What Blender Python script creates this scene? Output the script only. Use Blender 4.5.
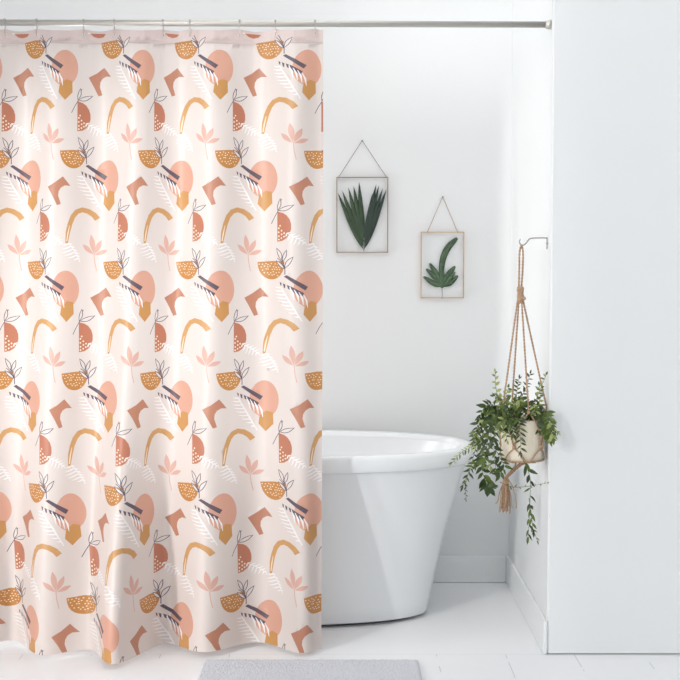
import bpy, bmesh, math, random
import numpy as np
from mathutils import Vector, Matrix, geometry
random.seed(7)
for o in list(bpy.data.objects): bpy.data.objects.remove(o)
SC = bpy.context.scene
COL = SC.collection
PI = math.pi

# ------------------------------------------------------------------ camera
CAM_H, PITCH, FPX = 1.285, math.radians(3.27), 1350.0
cd = bpy.data.cameras.new('camera'); cam = bpy.data.objects.new('camera', cd); COL.objects.link(cam)
cd.sensor_width = 36; cd.sensor_fit = 'HORIZONTAL'; cd.lens = FPX/680*36
cam.location = (0, 0, CAM_H); cam.rotation_euler = (math.radians(90)-PITCH, 0, 0)
cd.clip_start = 0.05
SC.camera = cam

# ------------------------------------------------------------------ world, lights, exposure
w = bpy.data.worlds.new('world'); SC.world = w; w.use_nodes = True
bg = w.node_tree.nodes['Background']; bg.inputs[0].default_value = (1, 1, 1, 1); bg.inputs[1].default_value = 0.8
def area(name, loc, target, sx, sy, power, col=(1,1,1)):
    l = bpy.data.lights.new(name, 'AREA'); l.shape = 'RECTANGLE'; l.size = sx; l.size_y = sy
    l.energy = power; l.color = col
    o = bpy.data.objects.new(name, l); COL.objects.link(o); o.location = loc
    d = Vector(target)-Vector(loc); o.rotation_euler = d.to_track_quat('-Z', 'Y').to_euler()
    return o
area('daylight_beam', (-3.6, -0.5, 2.6), (0.55, 4.9, .6), 0.40, 1.6, 200, (1, 0.985, 0.96))      # daylight through the tall narrow side window
area('added_curtain_beam', (-5.1, -1.2, 1.3), (-.9, 4.37, 1.0), 0.45, .4, 215, (1, 0.985, 0.96))   # added lamp for the curtain, shining through an added opening on the left
area('daylight_window_side', (-2.75, 1.7, 1.35), (2, 2.4, 1.2), 2.6, 2.1, 8, (1, 1, .99))
area('rear_fill', (-0.2, -1.62, 1.4), (0, 5, 1.2), 4.2, 2.0, 10, (.97, .985, 1))  # unseen fill lamp added behind the camera to lift the room
area('alcove_fill_top', (-.2, 4.88, 3.9), (-.2, 4.881, 0), 1.9, .7, 6.5, (.97, .985, 1))  # fill lamp added above the alcove to brighten it; the ceiling is closed
area('room_fill_top', (.2, 2.6, 3.9), (.2, 2.9, 0), 3.2, 2.2, 19, (.98, .99, 1))  # overhead fill added to brighten the floor, with no opening above it
area('alcove_fill_end', (-1.46, 4.95, .9), (0, 4.95, .5), .6, 1.4, 11, (1, 1, .99))  # unseen lamp added at the closed alcove end to brighten its walls
vs = SC.view_settings; vs.view_transform = 'Standard'; vs.look = 'None'; vs.gamma = 1; vs.use_curve_mapping = False
vs.exposure = 0.46

# ------------------------------------------------------------------ helpers
def P(px, py, Z):
    """point of the place seen at pixel px,py of the photograph at distance Z"""
    cp, sp = math.cos(PITCH), math.sin(PITCH)
    dx = px-340; du = 340-py
    d = Vector((dx, FPX*cp+du*sp, -FPX*sp+du*cp))
    d *= Z/d.y
    return Vector((d.x, d.y, d.z+CAM_H))
def lin(c):
    return tuple(((v/255)/12.92 if v/255 <= .04045 else ((v/255+.055)/1.055)**2.4) for v in c)+(1,)
def mat(name, rgb, rough=.5, metal=0, spec=.5, bump=None, transl=0, noise=0, sheen=0):
    m = bpy.data.materials.new(name); m.use_nodes = True; nt = m.node_tree; b = nt.nodes['Principled BSDF']
    b.inputs['Base Color'].default_value = lin(rgb); b.inputs['Roughness'].default_value = rough
    b.inputs['Metallic'].default_value = metal; b.inputs['Specular IOR Level'].default_value = spec
    if sheen: b.inputs['Sheen Weight'].default_value = sheen
    tc = nt.nodes.new('ShaderNodeTexCoord')
    if bump:
        sc, st = bump
        n = nt.nodes.new('ShaderNodeTexNoise'); n.inputs['Scale'].default_value = sc; n.inputs['Detail'].default_value = 4
        nt.links.new(tc.outputs['Object'], n.inputs['Vector'])
        bp = nt.nodes.new('ShaderNodeBump'); bp.inputs['Strength'].default_value = st; bp.inputs['Distance'].default_value = .01
        nt.links.new(n.outputs['Fac'], bp.inputs['Height']); nt.links.new(bp.outputs['Normal'], b.inputs['Normal'])
    if noise:
        n = nt.nodes.new('ShaderNodeTexNoise'); n.inputs['Scale'].default_value = noise[0]
        nt.links.new(tc.outputs['Object'], n.inputs['Vector'])
        r = nt.nodes.new('ShaderNodeValToRGB'); r.color_ramp.elements[0].position = .35; r.color_ramp.elements[1].position = .65
        r.color_ramp.elements[0].color = lin(rgb); r.color_ramp.elements[1].color = lin(noise[1])
        nt.links.new(n.outputs['Fac'], r.inputs['Fac']); nt.links.new(r.outputs['Color'], b.inputs['Base Color'])
    if transl:
        t = nt.nodes.new('ShaderNodeBsdfTranslucent'); t.inputs[0].default_value = lin(rgb)
        mx = nt.nodes.new('ShaderNodeMixShader'); mx.inputs[0].default_value = transl
        nt.links.new(b.outputs[0], mx.inputs[1]); nt.links.new(t.outputs[0], mx.inputs[2])
        nt.links.new(mx.outputs[0], nt.nodes['Material Output'].inputs['Surface'])
    return m
def link(name, bm, m, parent=None, smooth=True):
    me = bpy.data.meshes.new(name); bmesh.ops.recalc_face_normals(bm, faces=bm.faces) if len(bm.faces) else None
    bm.to_mesh(me); bm.free()
    for q in (m if isinstance(m, list) else [m]): me.materials.append(q)
    if smooth:
        me.polygons.foreach_set('use_smooth', [True]*len(me.polygons))
    o = bpy.data.objects.new(name, me); COL.objects.link(o)
    if parent:
        o.parent = parent; o.matrix_parent_inverse = Matrix.Translation(-Vector(parent.location))
    return o
def thing(name, label, cat, loc=(0,0,0), group=None):
    o = bpy.data.objects.new(name, None); COL.objects.link(o); o.location = loc; o.empty_display_size = .05
    return tag(o, label, cat, group)
def tag(o, label, cat, group=None):
    o['label'] = label; o['category'] = cat
    if group: o['group'] = group
    return o
def struct(o): o['kind'] = 'structure'; return o
def box(bm, a, b):
    vs_ = [bm.verts.new((x, y, z)) for x in (a[0], b[0]) for y in (a[1], b[1]) for z in (a[2], b[2])]
    for f in ((0,1,3,2),(4,6,7,5),(0,4,5,1),(2,3,7,6),(0,2,6,4),(1,5,7,3)): bm.faces.new([vs_[i] for i in f])
    return vs_
def bevel(bm, w_, seg=2):
    bmesh.ops.bevel(bm, geom=bm.edges[:], offset=w_, segments=seg, affect='EDGES', profile=.5)
def spline(pts, n):
    """Catmull-Rom through pts, n samples per span"""
    pts = [Vector(p) for p in pts]; out = []
    q = [pts[0]*2-pts[1]]+pts+[pts[-1]*2-pts[-2]]
    for i in range(1, len(q)-2):
        for k in range(n):
            t = k/n; a, b, c, d = q[i-1], q[i], q[i+1], q[i+2]
            out.append(.5*((2*b)+(c-a)*t+(2*a-5*b+4*c-d)*t*t+(3*b-a-3*c+d)*t**3))
    out.append(pts[-1]); return out
def tube(bm, pts, r, sides=8, closed=False):
    pts = [Vector(p) for p in pts]; n = len(pts); rings = []
    up = Vector((0.13, .97, .2)).normalized(); prev = None
    for i, p in enumerate(pts):
        if closed: d = pts[(i+1) % n]-pts[i-1]
        else: d = pts[min(i+1, n-1)]-pts[max(i-1, 0)]
        if d.length < 1e-9: d = Vector((0,0,1))
        d.normalize()
        if prev is None: a = d.orthogonal().normalized()
        else: a = (prev-d*prev.dot(d)).normalized()
        prev = a; b = d.cross(a)
        rr = r[i] if isinstance(r, (list, tuple)) else r
        rings.append([bm.verts.new(p+(a*math.cos(2*PI*k/sides)+b*math.sin(2*PI*k/sides))*rr) for k in range(sides)])
    for i in range(n if closed else n-1):
        A, B = rings[i], rings[(i+1) % n]
        sh = 0
        if closed and i == n-1:
            sh = min(range(sides), key=lambda s: sum((A[k].co-B[(k+s) % sides].co).length for k in range(sides)))
        for k in range(sides):
            bm.faces.new([A[k], A[(k+1) % sides], B[(k+1+sh) % sides], B[(k+sh) % sides]])
    if not closed:
        bm.faces.new(rings[0][::-1]); bm.faces.new(rings[-1])
def ball(bm, c, r):
    bmesh.ops.create_uvsphere(bm, u_segments=10, v_segments=8, radius=r, matrix=Matrix.Translation(c))
def sweep(bm, loops, close_top=True, close_bottom=True):
    R = [[bm.verts.new(p) for p in L] for L in loops]; n = len(R[0])
    for A, B in zip(R, R[1:]):
        for k in range(n): bm.faces.new([A[k], A[(k+1) % n], B[(k+1) % n], B[k]])
    if close_bottom: bm.faces.new(R[0][::-1])
    if close_top: bm.faces.new(R[-1])

# ------------------------------------------------------------------ room shell
ZP, ZB, XR, XL, H = 4.37, 5.38, 0.68, -1.50, 4.0
RX0, RX1, RY0 = -2.6, 3.0, -1.5
m_wall = mat('painted_wall', (238, 240, 241), .6, bump=(60, .02), spec=.3)
m_trim = mat('painted_trim', (240, 242, 243), .35, spec=.4)
m_ceil = mat('ceiling_paint', (240, 240, 240), .8)
m_floor = mat('painted_boards', (246, 247, 249), .38, spec=.4)
nt = m_floor.node_tree; N = nt.nodes; L = nt.links; b = N['Principled BSDF']
tc = N.new('ShaderNodeTexCoord'); sx = N.new('ShaderNodeSeparateXYZ'); L.new(tc.outputs['Object'], sx.inputs[0])
def mth(op, a, c=None, d=None):
    n = N.new('ShaderNodeMath'); n.operation = op
    for i, v in enumerate((a, c, d)):
        if v is None: continue
        if isinstance(v, (int, float)): n.inputs[i].default_value = v
        else: L.new(v, n.inputs[i])
    return n.outputs[0]
fr = mth('FRACT', mth('DIVIDE', mth('ADD', sx.outputs['X'], 22.65-.091+.0015), .2265))
gx = mth('LESS_THAN', fr, .010)
nz = N.new('ShaderNodeTexNoise'); nz.inputs['Scale'].default_value = 6; L.new(tc.outputs['Object'], nz.inputs['Vector'])
br = mth('GREATER_THAN', nz.outputs['Fac'], .54)
front = mth('LESS_THAN', sx.outputs['Y'], 4.37)
gap = mth('MULTIPLY', mth('MULTIPLY', gx, br), front)
cross = mth('LESS_THAN', mth('ABSOLUTE', mth('SUBTRACT', sx.outputs['Y'], 4.372)), .0015)
gap2 = mth('MAXIMUM', gap, mth('MULTIPLY', cross, .35))
mixc = N.new('ShaderNodeMix'); mixc.data_type = 'RGBA'
mixc.inputs['A'].default_value = lin((246, 247, 249)); mixc.inputs['B'].default_value = lin((200, 202, 208))
L.new(gap2, mixc.inputs['Factor']); L.new(mixc.outputs['Result'], b.inputs['Base Color'])

def slab(name, a, c, m, bev=0):
    bm = bmesh.new(); box(bm, a, c)
    if bev: bevel(bm, bev, 2)
    return struct(link(name, bm, m, smooth=False))
slab('floor', (RX0-.3, RY0-.3, -.12), (RX1+.3, ZB+.3, 0), m_floor)
slab('ceiling', (RX0-.3, RY0-.3, H), (RX1+.3, ZB+.3, H+.12), m_ceil)
slab('wall_back', (XL-.0, ZB, 0), (XR+.0, ZB+.2, H), m_wall)
# the pier to the right of the alcove; its front edge is a soft plaster arris
bm = bmesh.new(); box(bm, (XR, ZP, 0.004), (RX1, ZB+.2, H))
es = [e for e in bm.edges if abs(e.verts[0].co.x-XR) < 1e-5 and abs(e.verts[1].co.x-XR) < 1e-5 and abs(e.verts[0].co.y-ZP) < 1e-5 and abs(e.verts[1].co.y-ZP) < 1e-5]
bmesh.ops.bevel(bm, geom=es, offset=.006, segments=3, affect='EDGES')
struct(link('wall_right_pier', bm, m_wall, smooth=False))
slab('wall_left_pier', (RX0, ZP, 0), (XL, ZB+.2, H), m_wall)
slab('wall_right', (RX1, RY0-.2, 0), (RX1+.2, ZB+.2, H), m_wall)
def holed(name, x0, x1, y0, y1, hy0, hy1, hz0, hz1, axis):
    bm = bmesh.new()
    if axis == 'y':
        for a, c in (((x0,y0,0),(x1,hy0,H)), ((x0,hy1,0),(x1,y1,H)), ((x0,hy0,0),(x1,hy1,hz0)), ((x0,hy0,hz1),(x1,hy1,H))): box(bm, a, c)
    else:
        for a, c in (((x0,y0,0),(hy0,y1,H)), ((hy1,y0,0),(x1,y1,H)), ((hy0,y0,0),(hy1,y1,hz0)), ((hy0,y0,hz1),(hy1,y1,H))): box(bm, a, c)
    return struct(link(name, bm, m_wall, smooth=False))
bm = bmesh.new(); X0, X1 = RX0-.1, RX0
for a, c in (((X0,RY0-.2,0),(X1,.58,H)), ((X0,.58,0),(X1,.97,.1)), ((X0,.58,3.9),(X1,.97,H)), ((X0,.97,0),(X1,1.52,H)),
             ((X0,1.52,0),(X1,3.5,.25)), ((X0,1.52,1.66),(X1,3.5,H)), ((X0,3.5,0),(X1,ZB+.2,H))): box(bm, a, c)
struct(link('wall_left', bm, m_wall, smooth=False))
holed('wall_rear', RX0, RX1, RY0-.1, RY0, -2.3, 1.9, .4, 2.4, 'x')
def frame(name, a, c, hor, t=.05):
    """window frame: four rails round the opening"""
    bm = bmesh.new()
    (x0,y0,z0), (x1,y1,z1) = a, c
    box(bm, (x0,y0,z0), (x1,y1,z0+t)); box(bm, (x0,y0,z1-t), (x1,y1,z1))
    if hor == 'y': box(bm, (x0,y0,z0+t), (x1,y0+t,z1-t)); box(bm, (x0,y1-t,z0+t), (x1,y1,z1-t))
    else: box(bm, (x0,y0,z0+t), (x0+t,y1,z1-t)); box(bm, (x1-t,y0,z0+t), (x1,y1,z1-t))
    return struct(link(name, bm, m_trim, smooth=False))
frame('window_1', (RX0-.09, .58, .1), (RX0-.01, .97, 3.9), 'y', .02)
frame('curtain_beam_opening', (RX0-.09, 1.52, .25), (RX0-.01, 3.5, 1.66), 'y', .03)  # added opening; its low head keeps the curtain beam from passing over the rod
frame('rear_fill_opening', (-2.3, RY0-.09, .4), (1.9, RY0-.01, 2.4), 'x', .04)  # added opening behind the camera that lets the rear fill lamp in
# baseboards, top edge eased
def baseboard(name, prof_axis, a, c):
    bm = bmesh.new(); box(bm, a, c); bevel(bm, .002, 2); return struct(link(name, bm, m_trim, smooth=False))
baseboard('baseboard_back', 'x', (XL+.001, ZB-.012, .001), (XR-.013, ZB-.0005, .108))
baseboard('baseboard_right', 'y', (XR-.012, ZP-.002, .001), (XR-.0005, ZB-.001, .112))
baseboard('baseboard_left', 'y', (XL+.0005, ZP, .001), (XL+.012, ZB-.013, .112))

# ------------------------------------------------------------------ bath
m_tub = mat('glazed_acrylic', (234, 237, 239), .22, spec=.5)
m_dark = mat('shadow_gap_plinth', (90, 92, 98), .7)  # dark colour stands in for the shade in the gap under the tub
TCX, TCY = -.372, 4.918
def sup(hx, hy, z, n=96, e=2.35, ox=0):
    o = []
    for k in range(n):
        a = 2*PI*k/n; c, s = math.cos(a), math.sin(a)
        o.append(Vector((TCX+ox+math.copysign(abs(c)**(2/e), c)*hx, TCY+math.copysign(abs(s)**(2/e), s)*hy, z)))
    return o
bath = thing('bathtub', 'large white freestanding bathtub standing behind the patterned curtain', 'bathtub', (TCX, TCY, 0))
loops = []
hx1, hy1, hx0, hy0 = .835, .385, .695, .255
loops.append(sup(hx0-.02, hy0-.02, .012)); loops.append(sup(hx0-.004, hy0-.004, .014))
for k in range(0, 15):
    t = k/14; f = .34*t**1.9+.66*t
    loops.append(sup(hx0+(hx1-hx0)*f, hy0+(hy1-hy0)*f, .020+(.572-.020)*t, e=2.35+.1*t))
bm = bmesh.new(); sweep(bm, loops, close_top=False)
link('tub_body', bm, m_tub, bath)
bm = bmesh.new()
rim = [(.833,.383,.568), (.848,.398,.570), (.853,.403,.575), (.853,.403,.614), (.849,.399,.624), (.838,.388,.628),
       (.815,.365,.627), (.800,.350,.622), (.793,.343,.610)]
sweep(bm, [sup(a, c, z, e=2.45) for a, c, z in rim], False, False)
link('tub_rim', bm, m_tub, bath)
bm = bmesh.new()
ins = [(.793,.343,.610)]
for k in range(1, 13):
    t = k/12; f = math.sin(t*PI/2)
    ins.append((.793-.25*f**1.5 if t < 1 else .50, .343-.13*f**1.5 if t < 1 else .2, .61-.46*t))
ins.append((.3,.1,.145))
sweep(bm, [sup(a, c, z, e=2.4) for a, c, z in ins], True, False)
link('tub_basin', bm, m_tub, bath)
bm = bmesh.new(); sweep(bm, [sup(hx0-.035, hy0-.035, .0005), sup(hx0-.035, hy0-.035, .0135)])
link('plinth', bm, m_dark, bath)

# ------------------------------------------------------------------ curtain rod, rings
m_rod = mat('brushed_steel', (196, 192, 186), .42, 1)
m_wire = mat('ring_steel', (196, 192, 188), .25, 1)
ROD_Y = 4.40
rz_r = P(550, 24.6, ROD_Y).z; rz_l = P(0, 22.6, ROD_Y).z
def rodz(x): return rz_l+(rz_r-rz_l)*((x-P(0,22,ROD_Y).x)/(P(550,22,ROD_Y).x-P(0,22,ROD_Y).x))
rod = thing('curtain_rod', 'straight brushed steel shower curtain rod spanning the alcove above the curtain', 'curtain rod', (XR, ROD_Y, rz_r))
bm = bmesh.new(); tube(bm, [(XL+.004, ROD_Y, rodz(XL)), (-.3, ROD_Y, rodz(-.3)), (XR-.014, ROD_Y, rodz(XR))], .0102, 20); link('pole', bm, m_rod, rod)
for x, s in ((XR, -1), (XL, 1)):
    bm = bmesh.new(); z = rodz(x)
    tube(bm, [(x+s*.0005, ROD_Y, z), (x+s*.008, ROD_Y, z), (x+s*.010, ROD_Y, z), (x+s*.018, ROD_Y, z), (x+s*.019, ROD_Y, z)], [.015, .0155, .014, .0125, .0105], 20)
    link('end_cap', bm, m_rod, rod)
RINGS = [3, 35, 82, 113, 162, 189, 239, 275, 315]

# ------------------------------------------------------------------ shower curtain
# fold layout: alternate valleys and peaks, pixel column near the top and near the hem, depth offset there
feat = [(-135,-140, .03, .05), (-98,-105,-.035,-.08), (-60,-70,.03,.05), (-22,-36,-.035,-.08),
        (19,5,.035,.075), (57,48,-.04,-.085), (98,88,.03,-.035), (137,121,-.04,-.20), (175,163,.035,.045),
        (214,207,-.04,-.07), (256,258,.035,.05), (296,305,-.035,-.06), (323,321.3,.012,-.005)]
def sstep(a, c, x): t = min(1, max(0, (x-a)/(c-a))); return t*t*(3-2*t)
nF = len(feat); TT = np.linspace(0, nF-1, 24*(nF-1)+1)
ntop = [(-126,-2.5),(-88,-2),(-49,-1.5),(-10,-1),(29,-.5),(66,0),(106,.5),(144,1),(179,1.5),(221,2),(262,2.5),(309,3),(355,3.5)]
nbot = [(-124,-2.5),(-86,-2),(-46,-1.5),(-6,-1),(32,-.5),(74,0),(112,.5),(145,1),(183,1.5),(227,2),(271,2.5),(311,3),(357,3.5)]
PER = 78.0
CY = 4.395
V0, V1 = 27.5, 649.0
rows_v = np.linspace(V0-10, V1+10, 80)
def row(v):
    wx = sstep(120, 640, v); wd = sstep(330, 650, v)**1.3
    Xs = [a+(c-a)*wx for a, c, _, _ in feat]; Ds = [d+(e-d)*wd for _, _, d, e in feat]
    tp = .45+.55*sstep(28, 110, v)
    X = []; D = []
    for t in TT:
        i = min(int(t), nF-2); f = t-i
        a = Xs[max(i-1,0)] if i > 0 else 2*Xs[0]-Xs[1]; b_ = Xs[i]; c = Xs[i+1]; d = Xs[i+2] if i+2 < nF else 2*Xs[-1]-Xs[-2]
        X.append(b_+(c-b_)*f + .25*((c-a)/2-(c-b_))*f*(1-f)**2*1.0 - .25*((d-b_)/2-(c-b_))*f*f*(1-f))
        g = (1-math.cos(PI*f))/2
        D.append((Ds[i]+(Ds[i+1]-Ds[i])*g)*tp)
    X = np.array(X); D = np.array(D)
    Xw = (X-340)/309.0
    s = np.concatenate([[0], np.cumsum(np.hypot(np.diff(Xw), np.diff(D)))])
    wa = sstep(400, 620, v)
    ax = [a[0]+(c[0]-a[0])*wa for a, c in zip(ntop, nbot)]; au = [a[1]*PER for a in ntop]
    sa = np.interp([x for x in ax if x <= X[-1]], X, s)
    au2 = au[:len(sa)]
    # beyond the last anchor carry on at the local rate
    k = (X[-1]-ax[len(sa)-1]); au2 = au2+[au2[-1]+k*PER/88*1.05]; sa = np.append(sa, s[-1])
    u = np.interp(s, sa, au2)
    # soften the steps in rate between anchors
    return u, X, D
RT = [row(v) for v in rows_v]
U0 = -2.45*PER+0; U1 = None
U0 = -120.0
Uend = np.array([r[0][-1] for r in RT]); print('uend', Uend[0], Uend[-1])
U1 = float(Uend.mean())
UG = np.linspace(U0, U1, 500)
GX = np.array([np.interp(UG, U0+(r[0]-U0)*(U1-U0)/(r[0][-1]-U0), r[1]) for r in RT])
GD = np.array([np.interp(UG, U0+(r[0]-U0)*(U1-U0)/(r[0][-1]-U0), r[2]) for r in RT])
# light smoothing along the cloth
for _ in range(3):
    GX[:,1:-1] = .25*GX[:,:-2]+.5*GX[:,1:-1]+.25*GX[:,2:]; GD[:,1:-1] = .25*GD[:,:-2]+.5*GD[:,1:-1]+.25*GD[:,2:]

# --- the print, drawn as outlines in cloth coordinates
polys = []            # (points, colour index)
C_BASE, C_BLOB, C_SLATE, C_GOLD, C_DOME, C_CREAM, C_BOOT, C_FRUIT, C_ARCH, C_PALM, C_WHITE, C_INK, C_HEM, C_STITCH = range(14)
def quadstroke(pts, wd):
    """a tapering stroke as one polygon"""
    Lp, Rp = [], []
    n = len(pts)
    for i, (x, y) in enumerate(pts):
        x0, y0 = pts[max(i-1,0)]; x1, y1 = pts[min(i+1,n-1)]
        dx, dy = x1-x0, y1-y0; l = math.hypot(dx, dy) or 1
        h = (wd[i] if isinstance(wd, (list, tuple)) else wd)/2
        Lp.append((x-dy/l*h, y+dx/l*h)); Rp.append((x+dy/l*h, y-dx/l*h))
    return Lp+Rp[::-1]
def lens(x0, y0, x1, y1, wd, n=5, p=1.0, bend=0):
    A, B = [], []
    dx, dy = x1-x0, y1-y0; l = math.hypot(dx, dy); nx, ny = -dy/l, dx/l
    for i in range(n+1):
        t = i/n; h = wd/2*math.sin(PI*t**p); c = bend*math.sin(PI*t)
        A.append((x0+dx*t+nx*(c+h), y0+dy*t+ny*(c+h)))
        if 0 < i < n: B.append((x0+dx*t+nx*(c-h), y0+dy*t+ny*(c-h)))
    return A+B[::-1]
def motif():
    M = []
    def add(p, c): M.append((p, c))
    # white ferns
    def fern(x0, y0, x1, y1, n, lr, ll, wr=1.0, start=0, dr=(.22,1), dl=(-.95,-.25)):
        add(quadstroke([(x0,y0), ((x0+x1)/2+.8,(y0+y1)/2-.5), (x1,y1)], .55), C_WHITE)
        for i in range(n):
            t = (i+start)/(n-1+start); x = x0+(x1-x0)*t; y = y0+(y1-y0)*t; k = math.sin(PI*min(1,(t*.8+.18)))
            add(quadstroke([(x,y), (x+dr[0]*lr*k*.5+.3, y+dr[1]*lr*k*.5), (x+dr[0]*lr*k*1.0, y+dr[1]*lr*k)], [1.0*wr,1.3*wr,.3]), C_WHITE)
            if ll: add(quadstroke([(x,y), (x+dl[0]*ll*k*.5, y+dl[1]*ll*k*.5+.4), (x+dl[0]*ll*k, y+dl[1]*ll*k)], [1.1,1.2,.3]), C_WHITE)
    # pink disc
    add([(12.6*math.cos(a)*(1.0+.04*math.sin(a))-1.0, 18.6*math.sin(a)+.5) for a in [2*PI*i/28 for i in range(28)]], C_BLOB)
    # ochre hexagon
    add([(-5,17.5),(.5,12.5),(6.2,14),(6.6,25.5),(-.2,33.5),(-6,26)], C_GOLD)
    # slate bars and ticks
    add([(-21.5,-12),(-19,-13.4),(-2.2,-1.8),(-4.6,1.9)], C_SLATE)
    add([(-15.6,-2.4),(-5.4,4.8),(-7.4,8.4),(-15.4,3.0)], C_SLATE)
    for x, y, h, q in ((-25.4,-6.6,4.2,1.8),(-22.4,-5.3,5.2,2.3),(-18.9,-3.8,5.0,2.7)):
        add([(x,y),(x+q,y+q*.55),(x+q-.1,y+h),(x+q*.4,y+h-1)], C_SLATE)
    fern(-24,-1, -7.5,32, 10, 12, 11, .85, dr=(.42,.9), dl=(-.93,-.1))
    for x, y in ((-16.5,-1.5),(-13,1),(-9.6,3.4),(-6,6.2)):
        add(quadstroke([(x,y),(x+2.6,y+6),(x+3.6,y+13)], [.5,1.7,.4]), C_WHITE)
    fern(-58,56, -43,67, 7, 7, 6, .7, dr=(-.3,.9), dl=(.9,-.3))
    fern(-37,66, -27,84, 7, 6, 10, .9, dr=(.8,.3), dl=(-.95,.35))
    # dotted dome
    dc = (-32.8,-26.8); dp = [(dc[0]-12.2, dc[1]+.3), (dc[0], dc[1]-.8), (dc[0]+11.9, dc[1]-.6)]
    for i in range(1, 12):
        a = PI*i/12; dp.append((dc[0]+12*math.cos(a), dc[1]+17.8*math.sin(a)**.9))
    add(dp, C_DOME)
    rnd = random.Random(3)
    for r_ in range(6):
        for q in range(9):
            x = -10.3+q*2.55+(r_ % 2)*1.3; y = 2.2+r_*2.75
            if (x/11)**2+((y+1.2)/17)**2 > .93: continue
            x += rnd.uniform(-.7,.7)+dc[0]; y += rnd.uniform(-.7,.7)+dc[1]
            add([(x+.66*math.cos(a), y+.6*math.sin(a)) for a in (0,1.26,2.51,3.77,5.03)], C_CREAM)
    # outline sprig above the bars
    def inkleaf(x0,y0,x1,y1,wd,bend=0):
        add(lens(x0,y0,x1,y1,wd,6,.9,bend), C_INK)
        l = math.hypot(x1-x0, y1-y0); ux, uy = (x1-x0)/l, (y1-y0)/l
        add(lens(x0+ux*1.1,y0+uy*1.1,x1-ux*1.3,y1-uy*1.3,wd-1.35,6,.9,bend), C_BASE)
    add(quadstroke([(-20.5,-14),(-20.5,-20),(-22.5,-27),(-25.5,-33)], .75), C_INK)
    inkleaf(-23.5,-28,-28.5,-41,4.0,.6); inkleaf(-22.5,-27,-19,-39,3.6)
    inkleaf(-20.8,-20,-13.5,-32,4.2,-.5); inkleaf(-20.7,-19.5,-29,-28.5,3.4)
    add(quadstroke([(-27.5,-30.5),(-24,-27.5),(-21,-20)], .7), C_INK)
    # boot
    add([(38.5+(x-38.5)*.97-6.2, y) for x, y in [(27.5,9.5),(35,5),(42,-.8),(45.2,3.4),(49,8.6),(43.8,8.2),(40.2,10.4),(38.2,14),(37.8,18.5),(40,26.8),(36.6,28),(32.3,18.5)]], C_BOOT)
    # half fruit
    fx, fy = 11.4, 33.8
    fp = [(fx,fy),(fx,fy+30.5)]
    for i in range(1, 9):
        a = PI/2-PI*i/9; fp.append((fx+12.4*math.cos(a)**.85, fy+15.6+14.9*math.sin(a)))
    fp.append((fx+4.5, fy+1.6)); add(fp, C_FRUIT)
    for x, y in ((1.4,17),(1.3,21),(1.5,25),(1.4,28.3),(4,19.5),(4.1,23.2),(3.9,27),(6.4,22),(6.2,25.5),(8.3,24.2),(2.6,14.5)):
        x += fx; y += fy
        add([(x+.85*math.cos(a), y+1.0*math.sin(a)) for a in (0,1.26,2.51,3.77,5.03)], C_CREAM)
    add(quadstroke([(11.7,34),(9,39),(5.8,46)], .6), C_INK); add(quadstroke([(11.9,34.5),(12.3,29),(15.5,21.5)], .7), C_INK)
    inkleaf(12,33,26,27.6,4.6,.8); inkleaf(11.6,33,14.2,20.5,3.6,.5)
    # arch
    ap = [(-11,41.5),(-14.2,37),(-19,33.6),(-24.5,32.2),(-29.5,34.2),(-33.2,39),(-36,46.5),(-37.9,55),(-39.2,66)]
    add(quadstroke(ap, [5.2,5.2,5.1,5,4.9,4.6,4.3,4,2.2]), C_ARCH)
    add(quadstroke([(-36.3,48),(-37.9,56),(-39,64)], [.4,1.0,.8]), C_CREAM)
    # pink fan palm
    bx, by = 25.0, -33.5
    for tx, ty, wd in ((-10.2,-11,4.4),(-2.6,-21,4.8),(6.6,-15.5,4.8),(12,-5,4.4)):
        add(lens(bx+.05*tx, by+.05*ty, bx+tx, by+ty, wd, 6, 1.15), C_PALM)
    add(quadstroke([(bx,by-1.5),(bx+.6,by+7),(bx+2.2,by+16)], .7), C_PALM)
    return M
MOT = motif()
def rnd2(p): return p
for r_ in range(-1, 7):
    yc = 66+111.3*r_
    if r_ == 0: yc = 66.5
    for k in range(-3, 5):
        off = 0 if r_ % 2 == 0 else -.5
        uc = (k+off)*PER
        for pts, c in MOT:
            q = [(uc+x+(-1.0 if r_ <= 0 else .5 if r_ <= 2 else 1.8), yc+y) for x, y in pts]
            xs = [a for a, _ in q]; ys = [a for _, a in q]
            if max(xs) < U0+1 or min(xs) > U1-1 or max(ys) < V0+13.5 or min(ys) > V1-1: continue
            if min(ys) < V0+15 and c != C_INK and c != C_DOME and c != C_BASE and c!= C_CREAM: continue
            polys.append((q, c))
# top hem: a doubled band, showing slices of the print folded behind
hem = [([(U0-2,V0-4),(U1+2,V0-4),(U1+2,V0+13),(U0-2,V0+13)], C_HEM), ([(U0-2,V0+13),(U1+2,V0+13),(U1+2,V0+13.8),(U0-2,V0+13.8)], C_STITCH)]
for k in range(-2, 4):
    uc = (k-.62)*PER
    hem.append(([(uc-8,V0+3.5),(uc+7,V0+3.5),(uc+4.5,V0+6.5),(uc,V0+7.5),(uc-4.5,V0+6.5)], C_FRUIT))
    hem.append(([(uc-10,V0+2.5),(uc-8,V0+2.5),(uc-8,V0+4),(uc-10,V0+4)], C_CREAM))
polys = hem+polys
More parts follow.
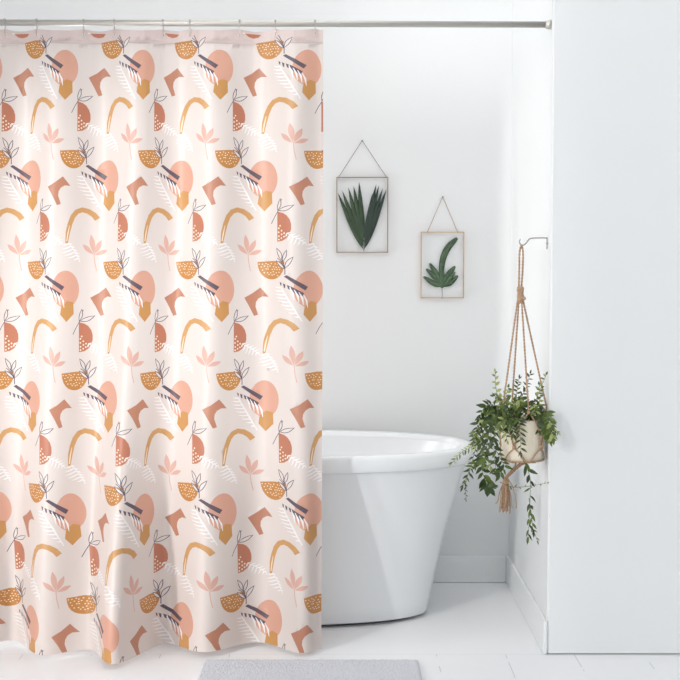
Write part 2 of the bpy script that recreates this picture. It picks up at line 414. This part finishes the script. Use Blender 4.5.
# triangulate
du, dv = 2.4, 5.2
nu, nv = int((U1-U0)/du)+1, int((V1-V0)/dv)+1
gv = [Vector((U0+(U1-U0)*i/nu, V0+(V1-V0)*j/nv)) for j in range(nv+1) for i in range(nu+1)]
verts2 = gv[:]
faces2 = [[0, nu, nv*(nu+1)+nu, nv*(nu+1)]]; cols = [C_BASE]
def area2(p): return sum(p[i][0]*p[(i+1) % len(p)][1]-p[(i+1) % len(p)][0]*p[i][1] for i in range(len(p)))
for p, c in polys:
    if area2(p) < 0: p = p[::-1]
    i0 = len(verts2)
    verts2 += [Vector(q) for q in p]; faces2.append(list(range(i0, i0+len(p)))); cols.append(c)
import time; t0 = time.time()
rv, re_, rf, ov, oe, of = geometry.delaunay_2d_cdt(verts2, [], faces2, 0, 1e-5)
print('print triangulated', len(verts2), len(rv), len(rf), round(time.time()-t0, 1))
RV = np.array([(p.x, p.y) for p in rv])
def bil(G, u, v):
    fu = np.clip((u-U0)/(U1-U0)*(G.shape[1]-1), 0, G.shape[1]-1.001); fv = np.clip((v-rows_v[0])/(rows_v[-1]-rows_v[0])*(G.shape[0]-1), 0, G.shape[0]-1.001)
    i = fu.astype(int); j = fv.astype(int); a = fu-i; b_ = fv-j
    return (G[j,i]*(1-a)+G[j,i+1]*a)*(1-b_)+(G[j+1,i]*(1-a)+G[j+1,i+1]*a)*b_
ringu = None
def cloth(u, v):
    X = bil(GX, u, v); D = bil(GD, u, v)
    cp, sp = math.cos(PITCH), math.sin(PITCH)
    dy = FPX*cp+(340-v)*sp; dz = -FPX*sp+(340-v)*cp
    z = CAM_H+dz/dy*4.37
    xx = (X-340)/dy*4.37
    # sag of the top edge between the rings, small gathers under the hem
    rr = np.array([-76, -36]+RINGS+[333]); dist = np.abs(X[:,None]-rr[None,:])
    k = np.searchsorted(rr, X).clip(1, len(rr)-1); l_, r_ = rr[k-1], rr[k]; f = np.clip((X-l_)/(r_-l_), 0, 1)
    top = np.clip(1-(v-V0)/60, 0, 1)
    z = z-.008*np.sin(PI*f)*top**2*np.clip((r_-l_)/45, .3, 1)
    fade = np.exp(-np.clip(v-V0, 0, None)/45)
    D = D+fade*.0022*np.sin(u*.62)*np.sin(u*.17+1)
    D = D+.0035*np.sin(u*.071+v*.021)*np.sin(v*.013+.5)+.0012*np.sin(u*.21+v*.013)
    z = z+np.clip((v-610)/40, 0, 1)*.004*np.sin(u*.05)
    return np.stack([xx, CY+D, z], 1)
co = cloth(RV[:,0], RV[:,1])
me = bpy.data.meshes.new('fabric')
TRI = np.array([f for f in rf]); CEN = RV[TRI].mean(1); TM = np.zeros(len(TRI), int)
order = np.argsort(CEN[:,0]); CX = CEN[order,0]
for p, c in polys:
    q = np.array(p); a, b_ = np.searchsorted(CX, [q[:,0].min(), q[:,0].max()]); idx = order[a:b_]
    idx = idx[(CEN[idx,1] >= q[:,1].min()) & (CEN[idx,1] <= q[:,1].max())]
    if not len(idx): continue
    x, y = CEN[idx,0], CEN[idx,1]; ins_ = np.zeros(len(idx), bool)
    for i in range(len(q)):
        (xa, ya), (xb, yb) = q[i-1], q[i]
        if ya == yb: continue
        ins_ ^= ((ya > y) != (yb > y)) & (x < (xb-xa)*(y-ya)/(yb-ya)+xa)
    TM[idx[ins_]] = c
inside = (CEN[:,0] > U0) & (CEN[:,0] < U1) & (CEN[:,1] > V0) & (CEN[:,1] < V1)
ff = [tuple(int(v) for v in t[::-1]) for t in TRI[inside]]; mi = [int(v) for v in TM[inside]]
me.from_pydata([tuple(c) for c in co], [], ff)
CLR = {C_BASE:(224,213,208), C_BLOB:(217,164,143), C_SLATE:(98,84,96), C_GOLD:(200,146,86), C_DOME:(194,134,72), C_CREAM:(246,228,205),
       C_BOOT:(188,130,105), C_FRUIT:(188,120,94), C_ARCH:(204,155,100), C_PALM:(216,172,158), C_WHITE:(243,240,240), C_INK:(92,84,100),
       C_HEM:(218,200,196), C_STITCH:(205,185,182)}
CNM = ['base','disc_pink','slate','ochre','dome_ochre','cream','boot_terracotta','fruit_terracotta','arch_ochre','palm_pink','white_fern','ink','hem','stitching']
for c in range(14): me.materials.append(mat('curtain_'+CNM[c], CLR[c], .42, spec=.55, transl=.28, bump=(900, .04), sheen=.2))
me.polygons.foreach_set('material_index', mi); me.polygons.foreach_set('use_smooth', [True]*len(ff)); me.update()
curt = thing('shower_curtain', 'pink white shower curtain printed with boho fruit, arch and fern shapes, hanging from the rod', 'shower curtain', (-.55, CY, .02))
fab = bpy.data.objects.new('fabric', me); COL.objects.link(fab); fab.parent = curt; fab.matrix_parent_inverse = Matrix.Translation(-curt.location)
# loose vertices outside the cloth go
bm = bmesh.new(); bm.from_mesh(me); bmesh.ops.delete(bm, geom=[v for v in bm.verts if not v.link_faces], context='VERTS'); bm.to_mesh(me); bm.free()
# rings and grommets
m_grom = mat('grommet', (238, 226, 222), .3, .3)
uu = np.linspace(U0, U1, 2000)
ORD = ['leftmost', 'second from the left', 'third from the left', 'fourth from the left', 'middle one of nine', 'fourth from the right', 'third from the right', 'second from the right', 'rightmost']
for i, rx in enumerate(RINGS):
    XX = bil(GX, uu, np.full_like(uu, V0+6)); u = float(np.interp(rx, XX, uu))
    g = cloth(np.array([u]), np.array([V0+6.]))[0]; gc = Vector(g)
    bm = bmesh.new(); cpts = [gc+Vector((.0042*math.cos(a), -.0018, .0042*math.sin(a))) for a in [2*PI*k/14 for k in range(14)]]
    tube(bm, cpts, .0014, 6, True); link('grommet', bm, m_grom, curt)
    xw = gc.x; rz = rodz(xw); t_ = 'small steel curtain ring hooked over the rod, '+ORD[i]
    o = thing('curtain_ring', t_, 'curtain ring', (xw, ROD_Y, rz+.012), 'curtain rings along the rod')
    bm = bmesh.new(); r0 = .0118
    pts = []
    for k in range(22):
        a = math.radians(-40)+math.radians(260)*k/21
        pts.append(Vector((xw+.001*math.sin(a*2), ROD_Y+r0*math.cos(a), rz+.001+r0*math.sin(a))))
    pts = [Vector((xw, gc.y+.003, gc.z-.002)), Vector((xw, (gc.y+ROD_Y)/2+.008, (gc.z+rz)/2-.004))]+pts+[Vector((xw, (gc.y+ROD_Y)/2-.009, (gc.z+rz)/2-.004)), Vector((xw, gc.y-.005, gc.z-.003))]
    tube(bm, spline(pts, 2), .0009, 6); link('wire', bm, m_wire, o)
    bm = bmesh.new(); ball(bm, Vector((xw, ROD_Y-.0095, rz+.0085)), .0036); link('bead', bm, m_wire, o)

# ------------------------------------------------------------------ framed pressed leaves on the back wall
m_brass = mat('aged_brass', (150, 132, 110), .35, .9)
m_brass2 = mat('warm_brass', (188, 158, 118), .35, .9)
m_twine = mat('brown_twine', (120, 100, 86), .7)
m_twine2 = mat('tan_twine', (165, 135, 105), .7)
m_glass = bpy.data.materials.new('picture_glass'); m_glass.use_nodes = True
nt = m_glass.node_tree; nt.nodes.remove(nt.nodes['Principled BSDF'])
tr = nt.nodes.new('ShaderNodeBsdfTransparent'); tr.inputs[0].default_value = (.996, .999, 1, 1)
gl = nt.nodes.new('ShaderNodeBsdfGlossy'); gl.inputs['Roughness'].default_value = .06; mx = nt.nodes.new('ShaderNodeMixShader'); mx.inputs[0].default_value = .006
nt.links.new(tr.outputs[0], mx.inputs[1]); nt.links.new(gl.outputs[0], mx.inputs[2]); nt.links.new(mx.outputs[0], nt.nodes['Material Output'].inputs['Surface'])
m_palmleaf = mat('palm_leaf', (20, 48, 20), .5, noise=(90, (40, 72, 30)))
m_palmleaf2 = mat('palm_leaf_dark', (12, 36, 26), .5, noise=(90, (28, 56, 42)))
m_fernleaf = mat('lobed_leaf', (52, 82, 54), .55, noise=(110, (80, 106, 72)))
m_nail = mat('nail_steel', (90, 86, 84), .4, .8)
FZ = ZB-.010
def leafblade(bm, pts, wd, y, prof=None, fold=.0008, n=6):
    """solid thin blade following pixel points pts, widest wd pixels"""
    S = spline([(a, c, 0) for a, c in pts], n); m_ = len(S)-1; rows = []
    for i, s in enumerate(S):
        a = S[max(i-1,0)]; c = S[min(i+1,m_)]; d = c-a; l = math.hypot(d.x, d.y) or 1
        t = i/m_; h = wd/2*(prof(t) if prof else math.sin(PI*t))
        nx, ny = -d.y/l*h, d.x/l*h
        rows.append([P(s.x+nx, s.y+ny, y), P(s.x, s.y, y)+Vector((0, -fold, 0)), P(s.x-nx, s.y-ny, y), P(s.x, s.y, y)+Vector((0, .0006, 0))])
    R = [[bm.verts.new(q) for q in r] for r in rows]
    for A, B in zip(R, R[1:]):
        for k in range(4): bm.faces.new([A[k], A[(k+1) % 4], B[(k+1) % 4], B[k]])
def picture(x0, x1, y0, y1, nail, tx0, tx1, ty, mfr, mtw, label, t=.0032):
    a, c = P(x0, y1, FZ), P(x1, y0, FZ)
    o = thing('glass_frame', label, 'picture frame', ((a.x+c.x)/2, FZ, a.z))
    bm = bmesh.new(); d0, d1 = FZ-.004, FZ+.005
    for A, B in (((a.x,d0,a.z),(a.x+t,d1,c.z)), ((c.x-t,d0,a.z),(c.x,d1,c.z)), ((a.x+t,d0,a.z),(c.x-t,d1,a.z+t)), ((a.x+t,d0,c.z-t),(c.x-t,d1,c.z))): box(bm, A, B)
    link('frame', bm, mfr, o, smooth=False)
    bm = bmesh.new(); box(bm, (a.x+t, FZ-.0034, a.z+t), (c.x-t, FZ-.002, c.z-t)); link('glass_pane', bm, m_glass, o, smooth=False)
    nl = P(*nail, FZ)
    bm = bmesh.new()
    for tx in (tx0, tx1):
        e = P(tx, ty, FZ); tube(bm, [nl+Vector((0,0,.002)), (nl+e)/2, e+Vector((0,0,-.002))], .0011, 6)
    link('hanging_cord', bm, mtw, o)
    bm = bmesh.new(); tube(bm, [nl+Vector((0,-.006,.0)), nl+Vector((0,-.0045,0)), nl+Vector((0,-.0044,0)), nl+Vector((0,.0095,0))], [.0030,.0033,.0014,.0012], 10)
    n_ = link('nail', bm, m_nail)
    return o, n_
pa, na = picture(336.5, 388.2, 177, 252.7, (362.2, 141), 338, 387, 177.5, m_brass, m_twine, 'larger glass frame holding a dark green palm leaf, left of the two on the wall')
tag(na, 'small dark nail holding the cord of the larger left glass frame', 'nail')
bm = bmesh.new()
pf = lambda t: (math.sin(PI*min(1, t**.8)))**.8 if t < .999 else 0
for bx, by, tx, ty, wd in ((363.2,249,337.6,192.5,6.4),(363.4,246,342.2,190.5,6.6),(363.6,242,348.3,187.5,6.8),(363.8,238,353.6,186,6.8),(364,235,359.0,181.5,6.4)):
    leafblade(bm, [(bx,by), ((bx*.55+tx*.45)-.6, by*.55+ty*.45), (tx,ty)], wd*.86, FZ, pf)
link('palm_leaf', bm, m_palmleaf, pa)
bm = bmesh.new()
for bx, by, tx, ty, wd in ((364.2,249,386.6,189,6.2),(364.4,246,382.8,188,6.4),(364.4,243,379.0,185,6.2),(364.2,239,376.2,184.2,6.4),(364.3,236,372.5,193,5)):
    leafblade(bm, [(bx,by), ((bx*.55+tx*.45)+.5, by*.55+ty*.45), (tx,ty)], wd*.86, FZ, pf)
tube(bm, [P(363.9,251.6,FZ), P(363.9,240,FZ)], .0012, 6)
link('palm_leaf', bm, m_palmleaf2, pa)
pb, nb = picture(420.6, 464.2, 231.8, 298.2, (442.7, 197), 427, 458, 232.5, m_brass2, m_twine2, 'smaller glass frame holding a lobed green leaf, hanging beside the plant')
tag(nb, 'small dark nail holding the cord of the smaller right glass frame', 'nail')
bm = bmesh.new()
lp = lambda t: (math.sin(PI*min(1, (t*.95+.03)**.72)))**.45*.9*(.35+.65*min(1,(t+.15)*1.6))
leafblade(bm, [(441.8,287),(441.4,272),(443.2,258),(448.5,247),(457.2,238)], 7.2, FZ, lambda t: (math.sin(PI*min(1, (t*.95+.03))))**.4*(.95-.12*math.sin(5*t)))
for pts, wd in (([(442,283),(436,273),(429.6,263.3)], 6.2), ([(442,285),(434,276),(426.2,269)], 6.2), ([(442,286),(434,283.5),(423.6,276.6)], 6.4),
                ([(442,283),(449,274),(455.2,266.2)], 6.8), ([(442,286),(450,283),(458,275.8)], 6.4), ([(441.8,288),(441.8,279),(442,268)], 8), ([(442,287.6),(448,281),(455,272)], 5)):
    leafblade(bm, pts, wd, FZ, lp)
tube(bm, [P(441.9,286,FZ), P(442.2,293,FZ), P(442,299,FZ)], .0010, 6)
link('lobed_leaf', bm, m_fernleaf, pb)

# ------------------------------------------------------------------ wall hook for the plant
m_hook = mat('hook_nickel', (160, 156, 152), .3, .9)
HZ = 4.42
hx = XR
bm = bmesh.new()
a = P(547.6, 238, HZ)
zt = a.z
hk = [(hx-.004, HZ, zt-.036), (hx-.004, HZ, zt-.003), (hx-.007, HZ, zt), (P(535,237,HZ).x, HZ, zt), tuple(P(529.5,239,HZ)), tuple(P(526.6,242.6,HZ)), tuple(P(523.8,245,HZ)), tuple(P(521,244.8,HZ)), tuple(P(519.4,242,HZ)), tuple(P(520.2,239.3,HZ))]
tube(bm, spline(hk, 4), .0021, 8)
tube(bm, [(hx-.0075, HZ, zt-.018), (hx-.0005, HZ, zt-.018)], .0022, 8)
tag(link('wall_hook', bm, m_hook), 'thin metal arm hook on the alcove side wall holding the macrame hanger', 'hook')

# ------------------------------------------------------------------ macrame hanger, pot and trailing plant
m_jute = mat('jute_cord', (202, 170, 140), .85, bump=(420, .5), noise=(160, (182, 146, 116)))
PC = P(522.6, 440, HZ); PX, PY = PC.x, HZ
Zr, Zb_ = P(522, 419, HZ-.02).z, P(522, 462, HZ-.04).z     # pot rim and foot heights
def rope(bm, pts, r, n=6, strands=2):
    S = spline(pts, n)
    # two plies twisted round the line
    L_ = 0; off = [0]
    for A, B in zip(S, S[1:]): L_ += (B-A).length; off.append(L_)
    m_ = max(len(S), int(L_/.0035)); Q = []
    for k in range(m_+1):
        s = L_*k/m_; i = max(j for j in range(len(off)) if off[j] <= s+1e-9); i = min(i, len(S)-2)
        f = (s-off[i])/max(1e-9, off[i+1]-off[i]); Q.append((S[i].lerp(S[i+1], f), s))
    for q in range(strands):
        pts_ = []
        for j, (p, s) in enumerate(Q):
            d = (Q[min(j+1, m_)][0]-Q[max(j-1, 0)][0]); d = d.normalized() if d.length > 1e-9 else Vector((0,0,1))
            a_ = d.cross(Vector((0,1,0))); a_ = a_.normalized() if a_.length > .1 else Vector((1,0,0)); b_ = d.cross(a_)
            th = s/.011*PI+2*PI*q/strands; pts_.append(p+(a_*math.cos(th)+b_*math.sin(th))*r*.42)
        tube(bm, pts_, r*.62, 6)
hang = thing('plant_hanger', 'knotted tan macrame hanger looped on the wall hook and carrying the pot', 'plant hanger', (PX, PY, Zb_))
top = P(521.4, 245.2, HZ)
kn = P(520.3, 293, HZ)
bm = bmesh.new()
rope(bm, [top+Vector((0,.0,.0015)), P(519.6,252,HZ-.003), P(519.2,270,HZ-.003), P(518.8,290,HZ)], .0036)
rope(bm, [top+Vector((0,.0,.0015)), P(523,252,HZ+.003), P(522.6,270,HZ+.003), P(521.2,290,HZ)], .0036)
link('loop', bm, m_jute, hang)
bm = bmesh.new()      # wrapped knot
for k in range(9):
    c = P(520.4, 287.6+k*1.5, HZ); r = .0090+.0008*math.sin(k*1.3)
    tube(bm, [c+Vector((r*math.cos(a), r*math.sin(a)*.9, .0012*math.sin(a+k))) for a in [2*PI*i/14 for i in range(14)]], .0029, 6, True)
ball(bm, P(524, 298.5, HZ-.008), .0065); ball(bm, P(519, 301.5, HZ-.004), .0075)
tube(bm, [P(520.3,286.5,HZ), P(520.3,303,HZ)], .0085, 10)
link('wrapped_knot', bm, m_jute, hang)
RP = .0735
def onpot(ang, z, ex=.004):
    t = (z-Zb_)/(Zr-Zb_); r = .066+.0085*t+ex
    return Vector((PX+r*math.cos(ang), PY+r*math.sin(ang), z))
# cord angles round the pot (towards the camera is -90 degrees)
CA = [math.radians(a) for a in (200, -112+180+15, -80, 12)]
CA = [math.radians(205), math.radians(110), math.radians(-84), math.radians(-5)]
mids = []
for i, a in enumerate(CA):
    bm = bmesh.new(); s = P((517.6, 518.8, 521.6, 523.0)[i], 300, HZ+(-.003, .004, -.005, .002)[i])
    zz = Zr+.028; e = onpot(a, zz, .003)
    rope(bm, [s, s.lerp(e, .5)+Vector((0,0,-.002)), e], .0034)
    ball(bm, e, .0062)
    link('hanging_cord', bm, m_jute, hang); mids.append((a, e))
n4 = 4; zc = Zb_+.030
bm = bmesh.new(); foot = [onpot(2*PI*k/40, Zb_+.004, .003) for k in range(40)]
tube(bm, foot, .0028, 6, True); link('foot_ring', bm, m_jute, hang)
crossang = []
angs = sorted([(a % (2*PI)) for a in CA])
for i in range(4):
    a0 = angs[i]; a1 = angs[(i+1) % 4]+(2*PI if i == 3 else 0); am = (a0+a1)/2
    bm = bmesh.new()
    for s in (a0, a1):
        pts = []
        zs = [Zr+.028, Zr+.002, Zr-.03, Zb_+.052]
        for k, z in enumerate(zs):
            f = (k/3)**.9; pts.append(onpot(s+(am-s)*f, z, .0045))
        sgn = 1 if s == a0 else -1
        pts += [onpot(am+sgn*.32, Zb_+.028, .0045), onpot(am+sgn*.55, Zb_+.004, .0045)]
        rope(bm, pts, .0027, 5)
    ball(bm, onpot(am, Zb_+.052, .005), .0065)
    link('net_cord', bm, m_jute, hang)
# gathering below the pot, knot and tassel
tk = P(505.6, 482, HZ-.02)
bm = bmesh.new()
for x in range(6):
    a = 2*PI*x/6+.4; q = Vector((PX+.05*math.cos(a), PY+.05*math.sin(a), Zb_-.003))
    rope(bm, [q, Vector((PX-.012+.012*math.cos(a), PY-.01+.012*math.sin(a), Zb_-.012)), tk+Vector((.004*math.cos(a), .004*math.sin(a), .012)), tk], .0026, 5)
link('gathered_cord', bm, m_jute, hang)
bm = bmesh.new(); rr = random.Random(5)
for k in range(7):
    tube(bm, [tk+Vector((.0085*math.cos(a), .0085*math.sin(a), .006-k*.0028)) for a in [2*PI*i/12 for i in range(12)]], .0024, 6, True)
for k in range(70):
    a = rr.uniform(0, 2*PI); r = rr.uniform(.001, .0085); ln = rr.uniform(.07, .104); sp = rr.uniform(.9, 1.9) if k > 5 else 3.2
    p0 = tk+Vector((r*math.cos(a), r*math.sin(a), 0))
    tube(bm, spline([p0, p0+Vector((r*math.cos(a)*sp*.6, r*math.sin(a)*sp*.6, -ln*.4)), p0+Vector((r*math.cos(a)*sp+rr.uniform(-.002,.002), r*math.sin(a)*sp, -ln if k > 5 else -ln*.85))], 4), .0013, 4)
link('tassel', bm, m_jute, hang)
bm = bmesh.new()
tube(bm, spline([tk+Vector((.006,0,.012)), P(513,487,HZ-.02), P(515.5,497,HZ-.02), P(516.2,508,HZ-.02)], 5), .0019, 6)
tube(bm, spline([tk+Vector((-.006,0,.0)), P(499.6,492,HZ-.02), P(498,500,HZ-.02), P(495.8,504,HZ-.02)], 5), .0016, 6)
link('loose_end', bm, m_jute, hang)

plant = thing('potted_plant', 'leafy green trailing houseplant in a cream pot hanging by the alcove edge', 'potted plant', (PX, PY, Zb_))
m_pot = mat('cream_glaze', (236, 226, 206), .45, bump=(70, .06))
bm = bmesh.new()
prof = [(.045,.001), (.060,.001), (.0655,.006), (.067,.02), (.070,.06), (.0735,.115), (.0745,Zr-Zb_-.004), (.0735,Zr-Zb_), (.0705,Zr-Zb_-.001), (.0695,Zr-Zb_-.012), (.066,.07)]
sweep(bm, [[Vector((PX+r*math.cos(2*PI*k/40), PY+r*math.sin(2*PI*k/40), Zb_+z)) for k in range(40)] for r, z in prof], False, True)
link('pot', bm, m_pot, plant)
bm = bmesh.new()
sweep(bm, [[Vector((PX+r*math.cos(2*PI*k/24), PY+r*math.sin(2*PI*k/24), Zr-.018+z+rr.uniform(-.002,.002))) for k in range(24)] for r, z in ((.0685,0), (.05,.004), (.025,.006), (.006,.007))], True, True)
link('soil', bm, mat('soil', (58, 44, 34), .95, bump=(200, .6)), plant)
LM = [mat('leaf_deep_green', (44, 62, 28), .35, transl=.15, noise=(60, (64, 86, 36))),
      mat('leaf_mid_green', (78, 98, 40), .38, transl=.2, noise=(60, (104, 124, 54))),
      mat('leaf_pale_green', (150, 162, 88), .42, transl=.25, noise=(60, (178, 188, 120))), mat('leaf_stem', (98, 104, 58), .6)]
def leaf(bm, p, d, n, ln, wd, mi, droop=.3):
    d = d.normalized(); s = d.cross(n)
    if s.length < .05: s = d.orthogonal()
    s.normalize(); n = s.cross(d).normalized()
    m_ = 5; rows = []
    for i in range(m_+1):
        t = i/m_; h = wd/2*math.sin(PI*t**.75) if i < m_ else 0
        c = p+d*ln*t-n*ln*droop*t*t
        if i in (0, m_): rows.append([bm.verts.new(c)])
        else: rows.append([bm.verts.new(c+s*h+n*h*.3), bm.verts.new(c), bm.verts.new(c-s*h+n*h*.3)])
    F = []
    for A, B in zip(rows, rows[1:]):
        if len(A) == 1: F += [bm.faces.new([A[0], B[0], B[1]]), bm.faces.new([A[0], B[1], B[2]])]
        elif len(B) == 1: F += [bm.faces.new([A[0], B[0], A[1]]), bm.faces.new([A[1], B[0], A[2]])]
        else: F += [bm.faces.new([A[0], B[0], B[1], A[1]]), bm.faces.new([A[1], B[1], B[2], A[2]])]
    for f in F: f.material_index = mi; f.smooth = True
XLIM = XR-.004
def vine(pts, nleaf, ln, wd, pal=(0,1), tipshrink=.6, start=.12, seed=1, sr=.0012, spread=1.0):
    """pts: (px, py, depth offset from the pot axis)"""
    rg = random.Random(seed); S = spline([P(a, b_, HZ+c) for a, b_, c in pts], 7)
    bm = bmesh.new(); k = len(S)
    tube(bm, S, [sr*(1-.5*i/k) for i in range(k)], 5)
    for f in bm.faces: f.material_index = 3
    for j in range(nleaf):
        t = start+(1-start)*(j+.5)/nleaf; i = min(int(t*(k-1)), k-2); p = S[i].lerp(S[i+1], t*(k-1)-i); d = (S[i+1]-S[i]).normalized()
        side = 1 if j % 2 else -1
        perp = d.cross(Vector((0,-1,0)));  perp = perp.normalized() if perp.length > .1 else Vector((1,0,0))
        v = d*rg.uniform(.35,.9)+perp*side*rg.uniform(.5,1.1)*spread+Vector((0, rg.uniform(-.7,.4), rg.uniform(-.35,.1)))
        n = (Vector((rg.uniform(-.6,.6), -1, rg.uniform(0,.9)))).normalized()
        l = ln*(1-(1-tipshrink)*t)*rg.uniform(.75,1.15); v.normalize()
        if p.x+v.x*l > XLIM-.002 and p.y > ZP-.03: v.x = -abs(v.x)*.4; v.normalize()
        if p.x+v.x*l > XLIM-.002 and p.y > ZP-.03: continue
        leaf(bm, p, v, n, l, wd*rg.uniform(.8,1.1)*l/ln, rg.choice(pal), rg.uniform(0,.35))
    l = ln*tipshrink
    leaf(bm, S[-1], (S[-1]-S[-2]), Vector((0,-1,.2)), l, wd*tipshrink, rg.choice(pal), .1)
    bmesh.ops.delete(bm, geom=[f for f in bm.faces if any(v.co.x > XR-.001 and v.co.y > ZP-.001 for v in f.verts)], context='FACES')
    me = bpy.data.meshes.new('vine'); bm.to_mesh(me); bm.free()
    for m_ in LM: me.materials.append(m_)
    o = bpy.data.objects.new('vine', me); COL.objects.link(o); o.parent = plant; o.matrix_parent_inverse = Matrix.Translation(-plant.location)
V = vine
# upright shoots
V([(505,420,0),(500,405,-.01),(496,388,-.02),(495,372,-.02)], 14, .026, .015, (1,2,2), .5, seed=1)
V([(508,420,0),(506,408,-.01),(501,398,-.03),(494,396,-.04)], 12, .026, .013, (1,2,1), .6, seed=2)
V([(515,420,0),(516,405,-.0),(517,390,-.01),(519,378,-.01)], 18, .022, .009, (0,1,1), .6, seed=3)
V([(520,420,0),(521,400,-.02),(526,388,-.02),(530,374,-.02)], 18, .024, .008, (0,0,1), .7, seed=4)
V([(528,420,0),(534,405,0),(540,390,-.01),(546,375,-.03)], 14, .024, .012, (1,2,1), .6, seed=5)
V([(530,420,0),(536,410,-.02),(540,398,-.04),(539,385,-.05)], 14, .022, .012, (1,2,1), .6, seed=6)
V([(512,420,0),(509,410,-.02),(506,398,-.03),(508,388,-.03)], 14, .026, .013, (1,1,2), .6, seed=7)
# crown mass over the rim
cr = [(498,412),(503,408),(508,412),(513,405),(518,410),(523,408),(528,412),(534,408),(539,412),(543,408),(510,418),(503,420),(517,420),(536,420),(541,418),(546,414),(499,418),(514,412),(531,405),(520,402)]
for i, (a, b_) in enumerate(cr):
    V([(521+(a-521)*.4,424,.0), (521+(a-521)*.75, b_-2, -.015-.03*(i % 3)), (a, b_, -.03-.022*(i % 4)), (a+(a-521)*.22, b_+10, -.045-.02*(i % 3))], 12, .030, .0125, ((0,0,1),(0,1,1),(0,0,0),(1,1,2))[i % 4], .75, .25, seed=20+i)
# hanging down over the front of the pot
V([(519,416,-.03),(518,418,-.078),(520,432,-.09),(521,452,-.092)], 16, .034, .010, (0,0,1), .7, .3, seed=50, spread=1.2)
V([(512,416,-.03),(508,418,-.075),(511,424,-.088),(514,434,-.09)], 12, .034, .012, (0,0,1), .7, .3, seed=51)
V([(503,416,-.03),(500,420,-.06),(504,430,-.08),(507,440,-.08)], 8, .026, .010, (1,2), .7, .3, seed=52)
# right side
V([(535,416,-.02),(541,416,-.075),(545,424,-.10),(549,436,-.11)], 18, .032, .013, (1,0,1), .8, .2, seed=53)
V([(538,416,-.02),(546,412,-.08),(551,424,-.12),(553,438,-.13)], 18, .030, .013, (1,1,2), .8, .25, seed=54)
V([(538,416,-.04),(543,420,-.09),(547,430,-.11),(550,440,-.12)], 14, .030, .012, (0,1,1), .8, .3, seed=55)
V([(540,418,-.06),(548,424,-.11),(554,430,-.13),(558,433,-.14)], 6, .02, .009, (2,1), .6, .4, seed=56)
# thick fall on the left
V([(505,416,0),(494,405,-.04),(484,408,-.05),(478,424,-.05),(474,440,-.05)], 26, .036, .013, (0,1,0), .7, .2, seed=60)
V([(505,416,0),(497,408,-.05),(490,420,-.06),(488,440,-.06),(484,462,-.06)], 20, .038, .015, (0,1,1), .8, .2, seed=61)
V([(504,416,0),(494,409,-.03),(486,424,-.04),(482,444,-.05),(490,466,-.05)], 20, .038, .015, (1,1,2), .8, .2, seed=62)
V([(504,416,0),(498,412,-.07),(495,430,-.08),(494,450,-.08),(496,470,-.07)], 16, .038, .013, (0,0,1), .8, .2, seed=63)
V([(503,416,0),(492,412,-.04),(480,428,-.05),(476,446,-.05),(472,462,-.05),(466,482,-.05),(466,499,-.05)], 30, .030, .009, (0,1,0), .35, .2, seed=64)
V([(503,416,0),(490,412,-.05),(478,432,-.06),(472,446,-.06),(462,452,-.06),(452,463,-.06)], 26, .028, .009, (1,1,2), .55, .25, seed=65)
V([(503,416,0),(493,420,-.04),(484,445,-.05),(481,465,-.05),(486,482,-.05),(489,487,-.05)], 18, .038, .017, (0,0,1), 1.0, .45, seed=67)
V([(503,416,0),(496,418,-.06),(491,436,-.07),(499,456,-.07),(504,466,-.07),(500,474,-.07)], 16, .034, .013, (0,1), .9, .4, seed=68)
V([(503,416,0),(492,416,-.05),(482,436,-.06),(480,456,-.06),(470,470,-.06),(463,486,-.06)], 20, .032, .010, (1,0), .7, .4, seed=69)
# long tail below the pot
V([(522,458,-.072),(525,464,-.07),(530,478,-.05),(530,500,-.05),(529,522,-.05),(528,536,-.05)], 13, .040, .012, (0,0,1), .75, .12, seed=70, spread=.6)
V([(529,498,-.05),(531,512,-.05),(533,530,-.05)], 6, .032, .010, (0,1), .8, .2, seed=72, spread=.5)
V([(500,482,-.06),(512,487,-.06),(530,486,-.05),(547,483,-.07)], 9, .014, .006, (1,2), .6, .15, seed=71)
V([(529,524,-.05),(534,532,-.05),(537,540,-.05)], 3, .022, .006, (1,), .8, .2, seed=73, spread=.5)

# ------------------------------------------------------------------ bath mat
m_mat = mat('cotton_loop_pile', (214, 215, 222), .95, sheen=.3, bump=(700, .3))
x0, x1 = P(203,661,4.26).x, P(419,661,4.26).x; y1, y0 = 4.262, 3.76
mn, mm = 300, 110
rs = np.random.RandomState(2); h1 = rs.rand(mm+1, mn+1)
bm = bmesh.new(); G = []
for j in range(mm+1):
    y = y0+(y1-y0)*j/mm; r_ = []
    for i in range(mn+1):
        x = x0+(x1-x0)*i/mn
        e = min(x-x0, x1-x, y-y0, y1-y); k = min(1, e/.012); k = math.sqrt(max(0, 1-(1-k)**2))
        ridge = .0055*abs(math.sin(PI*(y-y0)/.0136))
        wob = .002*math.sin(x*37+j*.3)
        z = .001+k*(.0115+ridge+.0035*h1[j,i]); jx = (h1[j,i]-.5)*.0015
        cx = .006*(1-k)
        r_.append(bm.verts.new((x+jx, y+wob*.4+(.003*(h1[j,(i*7) % mn]-.5) if 0 < j < mm else .004*(h1[j,(i*7) % mn]-.5)), z)))
    G.append(r_)
for j in range(mm):
    for i in range(mn): bm.faces.new([G[j][i], G[j][i+1], G[j+1][i+1], G[j+1][i]])
loop = [G[0][i] for i in range(mn+1)]+[G[j][mn] for j in range(1, mm+1)]+[G[mm][i] for i in range(mn-1, -1, -1)]+[G[j][0] for j in range(mm-1, 0, -1)]
bm.faces.new(loop[::-1])
tag(link('bath_mat', bm, m_mat), 'light grey ribbed cotton bath mat lying on the white floor before the curtain', 'bath mat')
